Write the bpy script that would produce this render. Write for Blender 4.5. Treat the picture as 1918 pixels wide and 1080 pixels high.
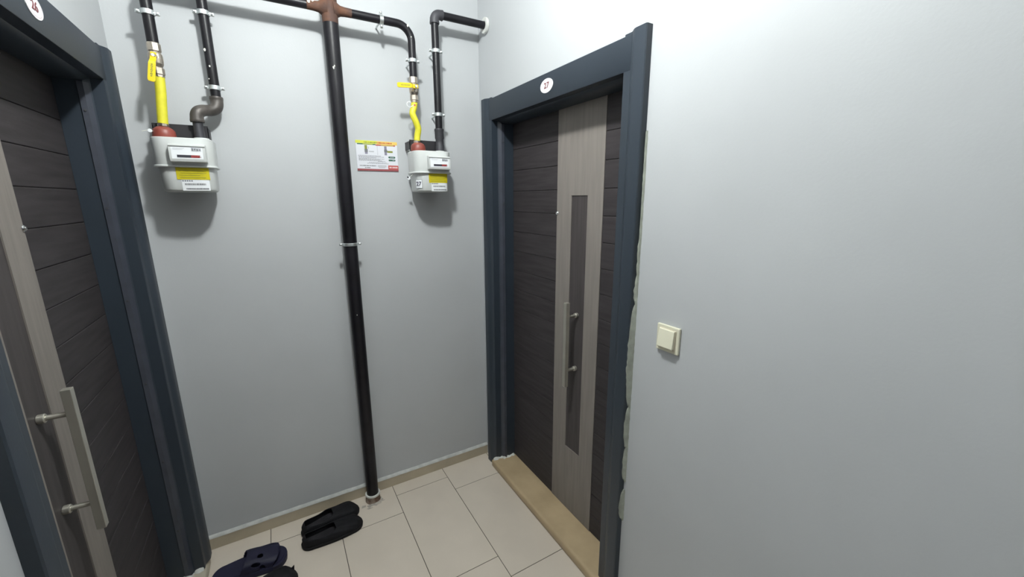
import bpy, bmesh, math, random
from mathutils import Vector, Matrix
random.seed(7)
PI = math.pi
for o in list(bpy.data.objects):
    bpy.data.objects.remove(o)
SC = bpy.context.scene
COL = SC.collection

# ------------------------------------------------------------------ camera
cam_d = bpy.data.cameras.new('camera')
cam = bpy.data.objects.new('camera', cam_d)
COL.objects.link(cam)
YAW, PIT, ROL = math.radians(30.323), math.radians(12.587), math.radians(-0.312)
F = Vector((math.sin(YAW)*math.cos(PIT), math.cos(YAW)*math.cos(PIT), -math.sin(PIT)))
R0 = Vector((math.cos(YAW), -math.sin(YAW), 0)); U0 = R0.cross(F)
RR = R0*math.cos(ROL) + U0*math.sin(ROL)
UU = -R0*math.sin(ROL) + U0*math.cos(ROL)
cam.matrix_world = Matrix(((RR.x, UU.x, -F.x, -1.026), (RR.y, UU.y, -F.y, -2.087), (RR.z, UU.z, -F.z, 1.6), (0, 0, 0, 1)))
cam_d.sensor_fit = 'HORIZONTAL'
cam_d.sensor_width = 36.0
cam_d.lens = 755.0/1918.0*36.0
cam_d.clip_start = 0.02
SC.camera = cam

# ------------------------------------------------------------------ world, lamp, exposure
w = bpy.data.worlds.new('world'); SC.world = w; w.use_nodes = True
w.node_tree.nodes['Background'].inputs[0].default_value = (0.6, 0.65, 0.7, 1)
w.node_tree.nodes['Background'].inputs[1].default_value = 0.05
LAMP = Vector((-0.80, -1.17, 2.78))
ld = bpy.data.lights.new('bulb_light', 'POINT'); ld.energy = 86; ld.shadow_soft_size = 0.055
ld.color = (0.965, 1.0, 0.985)
lo = bpy.data.objects.new('bulb_light', ld); COL.objects.link(lo); lo.location = LAMP
SC.view_settings.view_transform = 'Standard'
SC.view_settings.look = 'None'
SC.view_settings.gamma = 1
SC.view_settings.use_curve_mapping = False
SC.view_settings.exposure = 0.0

# ------------------------------------------------------------------ materials
def mat(name, col, rough=0.6, metal=0.0, noise=0.0, nscale=8.0, bump=0.0, bscale=60.0, spec=0.5, col2=None, stretch=None, coat=0.0):
    m = bpy.data.materials.new(name); m.use_nodes = True
    nt = m.node_tree; b = nt.nodes['Principled BSDF']
    b.inputs['Base Color'].default_value = (*col, 1)
    b.inputs['Roughness'].default_value = rough
    b.inputs['Metallic'].default_value = metal
    b.inputs['Specular IOR Level'].default_value = spec
    b.inputs['Coat Weight'].default_value = coat
    tc = nt.nodes.new('ShaderNodeTexCoord')
    src = tc.outputs['Object']
    if stretch:
        mp = nt.nodes.new('ShaderNodeMapping'); mp.inputs['Scale'].default_value = stretch
        nt.links.new(src, mp.inputs['Vector']); src = mp.outputs['Vector']
    if noise or col2:
        n = nt.nodes.new('ShaderNodeTexNoise'); n.inputs['Scale'].default_value = nscale; n.inputs['Detail'].default_value = 5
        nt.links.new(src, n.inputs['Vector'])
        r = nt.nodes.new('ShaderNodeValToRGB')
        a = col2 if col2 else tuple(c*(1-noise) for c in col)
        z = col if col2 else tuple(min(1, c*(1+noise)) for c in col)
        r.color_ramp.elements[0].position = 0.35; r.color_ramp.elements[1].position = 0.65
        r.color_ramp.elements[0].color = (*a, 1); r.color_ramp.elements[1].color = (*z, 1)
        nt.links.new(n.outputs['Fac'], r.inputs['Fac']); nt.links.new(r.outputs['Color'], b.inputs['Base Color'])
    if bump:
        n2 = nt.nodes.new('ShaderNodeTexNoise'); n2.inputs['Scale'].default_value = bscale; n2.inputs['Detail'].default_value = 4
        nt.links.new(src, n2.inputs['Vector'])
        bp = nt.nodes.new('ShaderNodeBump'); bp.inputs['Strength'].default_value = bump; bp.inputs['Distance'].default_value = 0.002
        nt.links.new(n2.outputs['Fac'], bp.inputs['Height']); nt.links.new(bp.outputs['Normal'], b.inputs['Normal'])
    return m

M_WALL = mat('wall_paint', (0.452, 0.468, 0.482), 0.6, noise=0.025, nscale=2.5, bump=0.11, bscale=140)
M_CEIL = mat('ceiling_paint', (0.72, 0.72, 0.70), 0.8, bump=0.1, bscale=90)
M_TILE = mat('beige_tile', (0.60, 0.535, 0.455), 0.38, noise=0.05, nscale=3, bump=0.05, bscale=200, spec=0.4)
M_GROUT = mat('grout', (0.06, 0.05, 0.04), 0.9)
M_BASE = mat('baseboard_tile', (0.43, 0.375, 0.28), 0.45, noise=0.08, nscale=6)
M_BEAD = mat('filler_line', (0.47, 0.48, 0.46), 0.8, noise=0.12, nscale=30, bump=0.5, bscale=80)
M_CAULK = mat('white_filler', (0.62, 0.63, 0.60), 0.8, noise=0.1, nscale=30, bump=0.5, bscale=80)
M_FILL = mat('greenish_plaster', (0.33, 0.35, 0.30), 0.85, noise=0.18, nscale=25, bump=0.7, bscale=70)
M_MARBLE = mat('beige_marble', (0.46, 0.355, 0.22), 0.38, col2=(0.38, 0.29, 0.175), nscale=7, bump=0.15, bscale=50)
M_MARB2 = mat('grey_beige_marble', (0.44, 0.40, 0.32), 0.4, noise=0.08, nscale=8)
M_FRAME = mat('blue_grey_lacquer', (0.023, 0.032, 0.044), 0.43, noise=0.05, nscale=5, bump=0.06, bscale=150)
M_JAMB = mat('jamb_strip_paint', (0.040, 0.045, 0.060), 0.4, noise=0.1, nscale=20)
M_PLANK = mat('dark_wood_plank', (0.039, 0.0345, 0.0365), 0.55, spec=0.2, noise=0.18, nscale=5, bump=0.12, bscale=40, stretch=(1, 1, 12))
M_LIGHTP = mat('taupe_wood', (0.208, 0.187, 0.170), 0.6, spec=0.25, noise=0.07, nscale=4, bump=0.12, bscale=40, stretch=(14, 14, 1))
M_INSERT = mat('brown_insert', (0.060, 0.053, 0.053), 0.55, spec=0.2, noise=0.12, nscale=5, stretch=(14, 14, 1))
M_STEEL = mat('brushed_steel', (0.52, 0.50, 0.44), 0.38, 0.75, noise=0.06, nscale=10, bump=0.05, bscale=200)
M_CHROME = mat('chrome', (0.75, 0.76, 0.76), 0.15, 1.0)
M_ZINC = mat('zinc_plated', (0.66, 0.69, 0.69), 0.33, 0.9, noise=0.12, nscale=40, bump=0.1, bscale=150)
M_NICK = mat('nickel_brass', (0.50, 0.44, 0.37), 0.3, 0.9, noise=0.15, nscale=50)
M_PIPE = mat('black_pipe_paint', (0.0065, 0.006, 0.0085), 0.40, spec=0.32, noise=0.35, nscale=9, bump=0.12, bscale=70)
M_IRON = mat('grey_iron_fitting', (0.075, 0.066, 0.060), 0.5, 0.3, noise=0.25, nscale=30, bump=0.3, bscale=90)
M_IRONB = mat('dark_iron_fitting', (0.040, 0.040, 0.046), 0.5, 0.2, noise=0.25, nscale=30, bump=0.3, bscale=90)
M_RUST = mat('rusty_weld', (0.135, 0.062, 0.036), 0.75, spec=0.3, col2=(0.075, 0.043, 0.034), nscale=22, bump=0.5, bscale=80)
M_YEL = mat('yellow_hose', (0.66, 0.61, 0.035), 0.45, noise=0.05, nscale=60, bump=0.2, bscale=300)
M_YELD = mat('yellow_lever', (0.80, 0.56, 0.01), 0.4, noise=0.04)
M_YLAB = mat('yellow_label', (0.50, 0.42, 0.0), 0.6, noise=0.06, nscale=60)
M_WPL = mat('white_meter_paint', (0.60, 0.62, 0.61), 0.42, noise=0.02, nscale=20, bump=0.06, bscale=100)
M_LAB = mat('white_label', (0.74, 0.76, 0.78), 0.5)
M_GINK = mat('grey_print', (0.14, 0.145, 0.155), 0.6)
M_LINK = mat('pale_grey_print', (0.42, 0.43, 0.46), 0.6)
M_DINK = mat('dark_print', (0.02, 0.02, 0.03), 0.5)
M_NUM = mat('number_print', (0.06, 0.055, 0.09), 0.5)
M_RINK = mat('red_print', (0.42, 0.045, 0.035), 0.5)
M_RMET = mat('red_counter', (0.22, 0.02, 0.02), 0.5)
M_MAROON = mat('maroon_number', (0.16, 0.035, 0.04), 0.5)
M_PINK = mat('plate_pinkish_rim', (0.55, 0.42, 0.44), 0.5)
M_PLATE = mat('enamel_plate', (0.78, 0.76, 0.78), 0.3)
M_GREEN = mat('green_print', (0.03, 0.11, 0.07), 0.5)
M_OLIVE = mat('olive_print', (0.20, 0.22, 0.03), 0.5)
M_SYEL = mat('sign_yellow', (0.60, 0.62, 0.06), 0.5)
M_SORG = mat('sign_orange', (0.72, 0.50, 0.12), 0.5)
M_SRED = mat('sign_red', (0.44, 0.09, 0.08), 0.5)
M_SMAR = mat('sign_maroon_edge', (0.25, 0.055, 0.06), 0.5)
M_SPUR = mat('sign_purple_grey', (0.20, 0.19, 0.26), 0.5)
M_REDC = mat('red_cap', (0.21, 0.045, 0.032), 0.45, noise=0.1, nscale=30)
M_BRACK = mat('black_bracket', (0.016, 0.015, 0.018), 0.5, noise=0.2)
M_SWITCH = mat('ivory_plastic', (0.70, 0.68, 0.54), 0.35)
M_SWD = mat('ivory_plastic_inner', (0.52, 0.47, 0.36), 0.5)
M_BLK = mat('black_shoe_cloth', (0.0065, 0.0065, 0.0085), 0.75, spec=0.25, noise=0.3, nscale=30, bump=0.4, bscale=200)
M_BLKI = mat('shoe_lining', (0.020, 0.019, 0.022), 0.85, spec=0.2, noise=0.3, nscale=30)
M_RUB = mat('black_rubber', (0.006, 0.006, 0.007), 0.7, spec=0.25, bump=0.2)
M_NAVY = mat('navy_foam', (0.010, 0.010, 0.030), 0.6, spec=0.35, noise=0.1, nscale=20, bump=0.2, bscale=120)
M_WPAINT = mat('white_paint_spots', (0.62, 0.62, 0.56), 0.7)
M_DUST = mat('plaster_dust', (0.36, 0.33, 0.29), 0.95, noise=0.2, nscale=60)

# ------------------------------------------------------------------ helpers
def obj(name, bm, m, parent=None, smooth=False, mats=None, loc=None):
    bmesh.ops.recalc_face_normals(bm, faces=bm.faces)
    me = bpy.data.meshes.new(name)
    bm.to_mesh(me); bm.free()
    if mats:
        for x in mats: me.materials.append(x)
    else:
        me.materials.append(m)
    if smooth:
        for p in me.polygons: p.use_smooth = True
        try: me.set_sharp_from_angle(angle=math.radians(38))
        except Exception: pass
    o = bpy.data.objects.new(name, me); COL.objects.link(o)
    if parent:
        o.parent = parent
        # all parts are modelled in world space
        base = Vector((0, 0, 0)); p = parent
        while p: base += p.location; p = p.parent
        me.transform(Matrix.Translation(-base))
    if loc is not None and not parent:
        o.location = loc; me.transform(Matrix.Translation(-Vector(loc)))
    return o

def tag(o, label=None, cat=None, group=None, kind=None):
    if label: o['label'] = label
    if cat: o['category'] = cat
    if group: o['group'] = group
    if kind: o['kind'] = kind
    return o

def empty(name, loc, label=None, cat=None, group=None, kind=None):
    o = bpy.data.objects.new(name, None); COL.objects.link(o); o.location = loc
    o.empty_display_size = 0.05
    return tag(o, label, cat, group, kind)

def N(): return bmesh.new()

def box(bm, x0, x1, y0, y1, z0, z1, bev=0.0, seg=2, mi=0):
    if x0 > x1: x0, x1 = x1, x0
    if y0 > y1: y0, y1 = y1, y0
    if z0 > z1: z0, z1 = z1, z0
    b = bmesh.new()
    bmesh.ops.create_cube(b, size=1)
    for v in b.verts:
        v.co = Vector(((x0+x1)/2+v.co.x*(x1-x0), (y0+y1)/2+v.co.y*(y1-y0), (z0+z1)/2+v.co.z*(z1-z0)))
    if bev:
        bmesh.ops.bevel(b, geom=list(b.edges), offset=bev, segments=seg, affect='EDGES', profile=0.5)
    for f in b.faces: f.material_index = mi
    me = bpy.data.meshes.new('tmp'); b.to_mesh(me); b.free(); bm.from_mesh(me); bpy.data.meshes.remove(me)
    return bm

def frame_of(d):
    d = d.normalized(); a = Vector((0, 0, 1)) if abs(d.z) < 0.9 else Vector((1, 0, 0))
    u = d.cross(a).normalized(); return u, d.cross(u).normalized()

def tube(bm, pts, r, n=20, caps=True, mi=0):
    pts = [Vector(p) for p in pts]
    rs = r if isinstance(r, (list, tuple)) else [r]*len(pts)
    rings = []; u = None
    for i, p in enumerate(pts):
        if i == 0: d = pts[1]-pts[0]
        elif i == len(pts)-1: d = pts[-1]-pts[-2]
        else: d = (pts[i+1]-p).normalized()+(p-pts[i-1]).normalized()
        if d.length < 1e-9: d = pts[min(i+1, len(pts)-1)]-pts[max(i-2, 0)]
        d.normalize()
        if u is None: u, _ = frame_of(d)
        u = (u-d*u.dot(d)).normalized(); v = d.cross(u)
        rings.append([bm.verts.new(p+(u*math.cos(2*PI*k/n)+v*math.sin(2*PI*k/n))*rs[i]) for k in range(n)])
    for a, b in zip(rings, rings[1:]):
        for k in range(n):
            f = bm.faces.new((a[k], a[(k+1) % n], b[(k+1) % n], b[k])); f.material_index = mi
    if caps:
        bm.faces.new(rings[0][::-1]).material_index = mi; bm.faces.new(rings[-1]).material_index = mi
    return bm

def cyl(bm, a, b, r, n=20, mi=0, chamf=0.0):
    a = Vector(a); b = Vector(b); d = (b-a).normalized()
    if chamf:
        return tube(bm, [a, a+d*1e-5+d*chamf, b-d*chamf, b], [r-chamf, r, r, r-chamf], n, True, mi)
    return tube(bm, [a, b], r, n, True, mi)

def arc(c, u, v, r, a0, a1, n=10):
    c = Vector(c); u = Vector(u); v = Vector(v)
    return [c+u*(r*math.cos(a0+(a1-a0)*i/n))+v*(r*math.sin(a0+(a1-a0)*i/n)) for i in range(n+1)]

def ringz(bm, c, ri, ro, z0, z1, n=28, axis='z', mi=0):
    """hollow ring"""
    c = Vector(c)
    ax = {'z': Vector((0, 0, 1)), 'x': Vector((1, 0, 0)), 'y': Vector((0, 1, 0))}[axis]
    u, v = frame_of(ax)
    prof = [(ri, z0), (ro, z0), (ro, z1), (ri, z1)]
    R = [[bm.verts.new(c+ax*z+(u*math.cos(2*PI*k/n)+v*math.sin(2*PI*k/n))*r) for r, z in prof] for k in range(n)]
    for k in range(n):
        for j in range(4):
            bm.faces.new((R[k][j], R[(k+1) % n][j], R[(k+1) % n][(j+1) % 4], R[k][(j+1) % 4])).material_index = mi
    return bm

def prism(bm, poly, fn, t0, t1, mi=0):
    """poly of 2-D points; fn(a,b,t) -> world"""
    A = [bm.verts.new(fn(a, b, t0)) for a, b in poly]; B = [bm.verts.new(fn(a, b, t1)) for a, b in poly]
    n = len(poly)
    for k in range(n):
        bm.faces.new((A[k], A[(k+1) % n], B[(k+1) % n], B[k])).material_index = mi
    bm.faces.new(A[::-1]).material_index = mi; bm.faces.new(B).material_index = mi
    return bm

def text_bm(s, size, mtx, depth=0.0004, bold=0.0):
    cu = bpy.data.curves.new('txt', 'FONT'); cu.body = s; cu.size = size; cu.align_x = 'CENTER'; cu.align_y = 'CENTER'
    cu.extrude = depth; cu.offset = bold; cu.resolution_u = 3
    o = bpy.data.objects.new('txt', cu); COL.objects.link(o)
    dg = bpy.context.evaluated_depsgraph_get(); dg.update()
    me = bpy.data.meshes.new_from_object(o.evaluated_get(dg))
    me.transform(mtx)
    bm = bmesh.new(); bm.from_mesh(me)
    bpy.data.objects.remove(o); bpy.data.curves.remove(cu); bpy.data.meshes.remove(me)
    return bm

XL = -1.46           # left wall plane;  right wall x=0, back wall y=0
ZC = 2.85
YN = -3.7
TH = 0.2
OY0, OY1, OZ = -0.135, -1.085, 2.03   # rough openings of both doors

# ------------------------------------------------------------------ room shell
def struct(name, bm, m, label, cat, **k):
    return tag(obj(name, bm, m, **k), label, cat, kind='structure')

b = N(); box(b, XL-TH, TH, 0, TH, 0, ZC)
wall_back = struct('wall_back', b, M_WALL, 'smooth light grey painted wall carrying the gas pipes and meters', 'wall')
b = N(); box(b, 0, TH, OY0, 0, 0, ZC); box(b, 0, TH, OY1, OY0, OZ, ZC); box(b, 0, TH, YN, OY1, 0, ZC)
wall_right = struct('wall_right', b, M_WALL, 'light grey painted wall with the light switch, right of the door', 'wall')
b = N(); box(b, XL-TH, XL, OY0, 0, 0, ZC); box(b, XL-TH, XL, OY1, OY0, OZ, ZC); box(b, XL-TH, XL, YN, OY1, 0, ZC)
wall_left = struct('wall_left', b, M_WALL, 'light grey painted wall around the left-hand door', 'wall')
b = N(); box(b, XL-TH, TH, YN-TH, YN, 0, ZC)
struct('wall_front', b, M_WALL, 'light grey wall closing the corridor behind the viewer', 'wall')
b = N(); box(b, XL-TH, TH, YN-TH, TH, ZC, ZC+0.1)
struct('ceiling', b, M_CEIL, 'plain white ceiling of the corridor', 'ceiling')
b = N(); box(b, XL-TH, TH, YN-TH, TH, -0.1, -0.0012)
floor = struct('floor', b, M_GROUT, 'beige rectangular floor tiles laid in running bond', 'floor')

def tile(x0, x1, y0, y1):
    g = 0.0014
    bb = N(); box(bb, x0+g, x1-g, y0+g, y1-g, -0.008, 0.0, 0.0007, 1)
    obj('tile', bb, M_TILE, floor)
cols = [(-1.51, -1.21, -0.42), (-1.21, -0.91, -0.119), (-0.91, -0.61, -0.238), (-0.61, -0.31, -0.098), (-0.31, -0.01, -0.216)]
for x0, x1, j in cols:
    ys = [0.0]; y = j
    while y > YN: ys.append(y); y -= 0.626
    ys.append(YN)
    for a, c in zip(ys, ys[1:]):
        tile(max(x0, XL-0.12 if x0 < -1.4 else x0), x1, c, a)
tile(-0.01, 0.12, YN/2, -0.0); tile(-0.01, 0.12, YN, YN/2)

# baseboards (tile skirting with a filler line on top)
def skirting(name, x0, x1, y0, y1, lab, cx=0, cy=0):
    b = N(); box(b, x0, x1, y0, y1, 0, 0.058, 0.0012, 1)
    o = struct(name, b, M_BASE, lab, 'baseboard')
    # irregular filler bead on top
    b = N()
    horiz = abs(x1-x0) > abs(y1-y0)
    n = 60; L0, L1 = (x0, x1) if horiz else (y0, y1)
    pr = None
    for i in range(n+1):
        t = L0+(L1-L0)*i/n
        h = 0.069+random.uniform(-0.0008, 0.0012); wd = 0.0125+random.uniform(-0.0008, 0.0008)
        if horiz: P = [(t, cy, 0.056), (t, cy-wd, 0.0575), (t, cy-wd*0.75, 0.0645), (t, cy, h+0.002)]
        else: P = [(cx, t, 0.056), (cx+math.copysign(wd, x0+x1-2*cx), t, 0.0575), (cx+math.copysign(wd*0.75, x0+x1-2*cx), t, 0.0645), (cx, t, h+0.002)]
        R = [b.verts.new(p) for p in P]
        if pr:
            for k in range(3): b.faces.new((pr[k], R[k], R[k+1], pr[k+1]))
        pr = R
    tag(obj('filler_bead', b, M_BEAD, o, smooth=True), 'off-white filler line along the top')
    return o
skirting('baseboard_back', XL, 0, -0.011, 0.0, 'low beige tile skirting along the foot of the pipe wall', cy=0)
skirting('baseboard_right', -0.011, 0, YN, -1.175, 'low beige tile skirting at the foot of the switch wall', cx=0)
skirting('baseboard_left', XL, XL+0.011, YN, -1.175, 'low beige tile skirting on the left wall, nearest the viewer', cx=XL)

# ragged greenish plaster between the right-hand frame and the wall
def patch(zs, name='plaster_patch'):
    """zs: list of (z, width on frame side) -> ragged ribbon on outer side of the frame"""
    b = N(); pr = None
    for z, out, yy in zs:
        P = [(0.0005, -1.1675+random.uniform(-.001, .001), z), (-0.006, -1.1645, z+random.uniform(-.002, .002)), (-out*0.75, -1.1612, z), (-out, -1.1598+yy, z), (-out, -1.157+yy, z)]
        R = [b.verts.new(p) for p in P]
        if pr:
            for k in range(len(P)-1): b.faces.new((pr[k], R[k], R[k+1], pr[k+1]))
        pr = R
    o = obj(name, b, M_FILL, wall_right, smooth=True)
    return tag(o, 'greenish ragged plaster left along the door frame edge')
def ragged(z0, z1, base, amp, over):
    out = []; n = int((z1-z0)/0.012)
    ph = random.uniform(0, 6)
    for i in range(n+1):
        t = i/n; e = math.sin(PI*t)**0.45
        o = (base+amp*(0.5*math.sin(t*9+ph)+0.5*math.sin(t*23+ph*2))+random.uniform(-.0012, .0012))*max(e, .05)+0.001
        out.append((z0+(z1-z0)*t, max(0.002, o), over*e if o > 0.024 else 0))
    return out
patch(ragged(1.46, 1.80, 0.0015, 0.0004, 0))
patch(ragged(1.345, 1.47, 0.0050, 0.003, 0))
patch(ragged(1.245, 1.352, 0.0095, 0.004, 0))
patch(ragged(0.865, 1.25, 0.0225, 0.0018, 0.0))
patch(ragged(0.70, 0.872, 0.018, 0.002, 0.0))
patch(ragged(0.565, 0.71, 0.015, 0.002, 0.0))
patch(ragged(0.395, 0.53, 0.0195, 0.002, 0.0))

# ------------------------------------------------------------------ doors
def build_door(name, side, dy, label, number, thr_y0, post_z, numside=0, nose_dx=0.0, tm=None):
    """local u: depth (negative towards the corridor), side=+1 right wall, -1 left wall"""
    def P(u, y, z):
        return Vector((u if side > 0 else XL-u, y+dy, z))
    def ubox(bm, u0, u1, y0, y1, z0, z1, bev=0, seg=2, mi=0):
        a = P(u0, y0, z0); c = P(u1, y1, z1)
        return box(bm, a.x, c.x, a.y, c.y, a.z, c.z, bev, seg, mi)
    D = empty(name, P(0.0, -0.6, 0), label, 'door', kind='structure')
    # posts: outer lip, ogee step, flat, reveal, chamfer, rebate
    far = [(0.0, -0.066), (-0.022, -0.066), (-0.025, -0.069), (-0.025, -0.098), (-0.0235, -0.106), (-0.018, -0.116), (-0.0125, -0.123), (-0.0098, -0.130),
           (-0.0098, -0.148), (-0.0085, -0.150), (0.025, -0.150), (0.027, -0.153), (0.040, -0.165), (0.1105, -0.165), (0.1105, -0.120), (0.0, -0.120)]
    near = [(0.0, -1.159), (-0.022, -1.159), (-0.025, -1.156), (-0.025, -1.118), (-0.0235, -1.110), (-0.018, -1.100), (-0.0125, -1.093), (-0.0098, -1.086),
            (-0.0098, -1.060), (-0.0085, -1.058), (0.025, -1.058), (0.027, -1.055), (0.040, -1.043), (0.1105, -1.043), (0.1105, -1.10), (0.0, -1.10)]
    for pr in (far, near):
        b = N(); prism(b, pr, lambda u, y, z: P(u, y, z), post_z, 2.096)
        po = obj('frame_post', b, M_FRAME, D, smooth=True)
        if pr is far:
            b = N(); prism(b, [(0.0285, -0.1505), (0.0285, -0.1545), (0.0395, -0.168), (0.054, -0.170), (0.054, -0.160)], lambda u, y, z: P(u, y, z), post_z+0.01, 1.972)
            tag(obj('jamb_strip', b, M_JAMB, po), 'narrow paler strip screwed down the reveal')
            b = N()
            for z in (1.885, 1.575, 1.25, 0.93, 0.60, 0.28):
                cyl(b, P(0.046, -0.170, z), P(0.0455, -0.1725, z), 0.0035, 10)
            tag(obj('screw', b, M_IRONB, po, smooth=True), kind='stuff')
    b = N()
    hd = [(0.0, 2.091), (-0.0088, 2.091), (-0.0108, 2.089), (-0.0108, 1.990), (-0.0093, 1.988), (0.025, 1.988), (0.027, 1.986), (0.040, 1.976), (0.1105, 1.976), (0.1105, 2.03), (0.0, 2.03)]
    prism(b, hd, lambda u, z, y: P(u, y, z), -0.1285, -1.0875)
    obj('frame_header', b, M_FRAME, D, smooth=True)
    # leaf
    leaf = empty('door_leaf', Vector((0, 0, 0))); leaf.parent = D; leaf.location = P(0.13, -0.6, 0.05)-D.location
    y_a, y_b, y_c, y_d = -0.152, -0.560, -0.862, -1.056
    b = N(); ubox(b, 0.118, 0.155, -0.150, -1.058, 0.042, 1.990)
    obj('core_board', b, M_PLANK, leaf)
    zs = [1.988, 1.849]
    while zs[-1]-0.1064 > 0.07: zs.append(zs[-1]-0.1064)
    zs.append(0.044)
    for (p, q) in ((y_a, y_b), (y_c, y_d)):
        for z1, z0 in zip(zs, zs[1:]):
            b = N(); ubox(b, 0.111, 0.119, p, q, z0+0.0006, z1-0.0006, 0.0024, 2)
            obj('plank', b, M_PLANK, leaf)
    # taupe panel, a frame around the insert
    i0, i1, iz0, iz1 = -0.664, -0.770, 0.392, 1.611
    for nm, (a, c, z0, z1) in {'l': (y_b, i0, 0.044, 1.988), 'r': (i1, y_c, 0.044, 1.988)}.items():
        pass
    b = N()
    ring = [(y_b, 0.044), (y_c, 0.044), (y_c, 1.988), (y_b, 1.988)]; hole = [(i0, iz0), (i1, iz0), (i1, iz1), (i0, iz1)]
    V = {}
    for u in (0.1095, 0.119):
        for k in range(4):
            V[('o', u, k)] = b.verts.new(P(u, *ring[k])); V[('i', u, k)] = b.verts.new(P(u, *hole[k]))
    for k in range(4):
        j = (k+1) % 4
        for u in (0.1095, 0.119):
            b.faces.new((V[('o', u, k)], V[('o', u, j)], V[('i', u, j)], V[('i', u, k)]))
        b.faces.new((V[('o', 0.1095, k)], V[('o', 0.1095, j)], V[('o', 0.119, j)], V[('o', 0.119, k)]))
        b.faces.new((V[('i', 0.1095, k)], V[('i', 0.1095, j)], V[('i', 0.119, j)], V[('i', 0.119, k)]))
    tag(obj('center_panel', b, M_LIGHTP, leaf), 'pale taupe vertical panel')
    b = N(); ubox(b, 0.1125, 0.119, i0-0.0005, i1+0.0005, iz0+0.0005, iz1-0.0005)
    tag(obj('panel_insert', b, M_INSERT, leaf), 'long dark brown strip let into the panel')
    b = N(); cyl(b, P(0.112, -0.564, 1.533), P(0.106, -0.564, 1.533), 0.009, 18, chamf=0.002)
    cyl(b, P(0.1062, -0.564, 1.533), P(0.1035, -0.564, 1.533), 0.005, 14, chamf=0.002)
    obj('peephole', b, M_CHROME, leaf, smooth=True)
    # pull handle
    b = N(); ubox(b, 0.041, 0.060, -0.715, -0.735, 0.752, 1.150, 0.0012, 2)
    hnd = obj('pull_handle', b, M_STEEL, D)
    tag(hnd, 'square brushed steel bar handle')
    for z in (1.084, 0.828):
        b = N(); cyl(b, P(0.059, -0.7235, z), P(0.1125, -0.7235, z), 0.0065, 16)
        cyl(b, P(0.098, -0.7235, z), P(0.1128, -0.7235, z), 0.0115, 18, chamf=0.0015)
        obj('standoff', b, M_STEEL, hnd, smooth=True)
    # number plate
    cy, cz, a, h = -0.6375 if numside == 0 else numside, 2.0425, 0.0435, 0.0265
    b = N()
    def ell(bm, a, h, u0, u1, mi):
        prism(bm, [(cy+a*math.cos(t*2*PI/40), cz+h*math.sin(t*2*PI/40)) for t in range(40)], lambda y, z, u: P(u, y, z), u0, u1, mi)
    ell(b, a, h, -0.0100, -0.0124, 0)
    pl = obj('number_plate', b, M_PLATE, D); tag(pl, 'white oval plate with a number')
    b = N()
    n = 40
    for (ao, ho, ai, hi) in ((a-0.006, h-0.0042, a-0.0072, h-0.0052),):
        A = [[b.verts.new(P(-0.0127, cy+x*math.cos(t*2*PI/n), cz+y*math.sin(t*2*PI/n))) for t in range(n)] for x, y in ((ao, ho), (ai, hi))]
        for k in range(n): b.faces.new((A[0][k], A[0][(k+1) % n], A[1][(k+1) % n], A[1][k]))
    obj('plate_rim', b, M_PINK, pl)
    # text reads from the corridor
    if side > 0: rot = Matrix(((0, 0, -1, 0), (-1, 0, 0, 0), (0, 1, 0, 0), (0, 0, 0, 1)))
    else: rot = Matrix(((0, 0, 1, 0), (1, 0, 0, 0), (0, 1, 0, 0), (0, 0, 0, 1)))
    pos = P(-0.0128, cy, cz)
    mt = Matrix.Translation(pos) @ rot @ Matrix.Diagonal((1.15, 1, 1, 1))
    obj('numeral', text_bm(number, 0.030, mt, 0.0003, 0.0006), M_MAROON, pl)
    # threshold slab with a rounded nose
    b = N()
    nose = [(0.116, 0.0)] + [(-0.034+0.004*(1-math.cos(t)), 0.0) for t in (0,)] + [(-0.036, 0.003), (-0.0365, 0.030), (-0.034, 0.037), (-0.029, 0.0405), (-0.020, 0.0415), (0.116, 0.0425)]
    prism(b, nose, lambda u, z, y: P(u+(nose_dx if u < 0 else 0), y, z), thr_y0, -1.090)
    obj('threshold', b, tm or M_MARBLE, D, smooth=True)
    # ragged plaster where the posts meet the threshold
    b = N(); pr = None
    for i in range(25):
        t = i/24; u = -0.030+nose_dx*1.2+(0.135-nose_dx)*t
        hh = 0.046+0.012*abs(math.sin(t*7.3+0.6))*(1-0.4*t)+random.uniform(0, .002)
        y0 = -0.163 if u > 0.03 else -0.148
        wv = 0.006+0.006*abs(math.sin(t*11))+random.uniform(0, .002)
        R = [b.verts.new(P(u, y0-wv, 0.0422)), b.verts.new(P(u, y0-wv*0.6, 0.0422+(hh-.042)*.6)), b.verts.new(P(u, y0-0.001, hh))]
        if pr:
            for k in (0, 1): b.faces.new((pr[k], R[k], R[k+1], pr[k+1]))
        pr = R
    tag(obj('plaster_edge', b, M_CAULK, D, smooth=True), 'ragged white plaster where post meets threshold')
    return D
build_door('door_1', 1, 0.0, 'dark plank apartment door numbered 27 in blue-grey frame, right of the pipes', '27', -0.140, 0.0)
build_door('door_2', -1, -0.02, 'dark plank apartment door in deep blue-grey frame at the far left edge', '26', -0.075, 0.047, -0.592, 0.020, M_MARB2)

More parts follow.
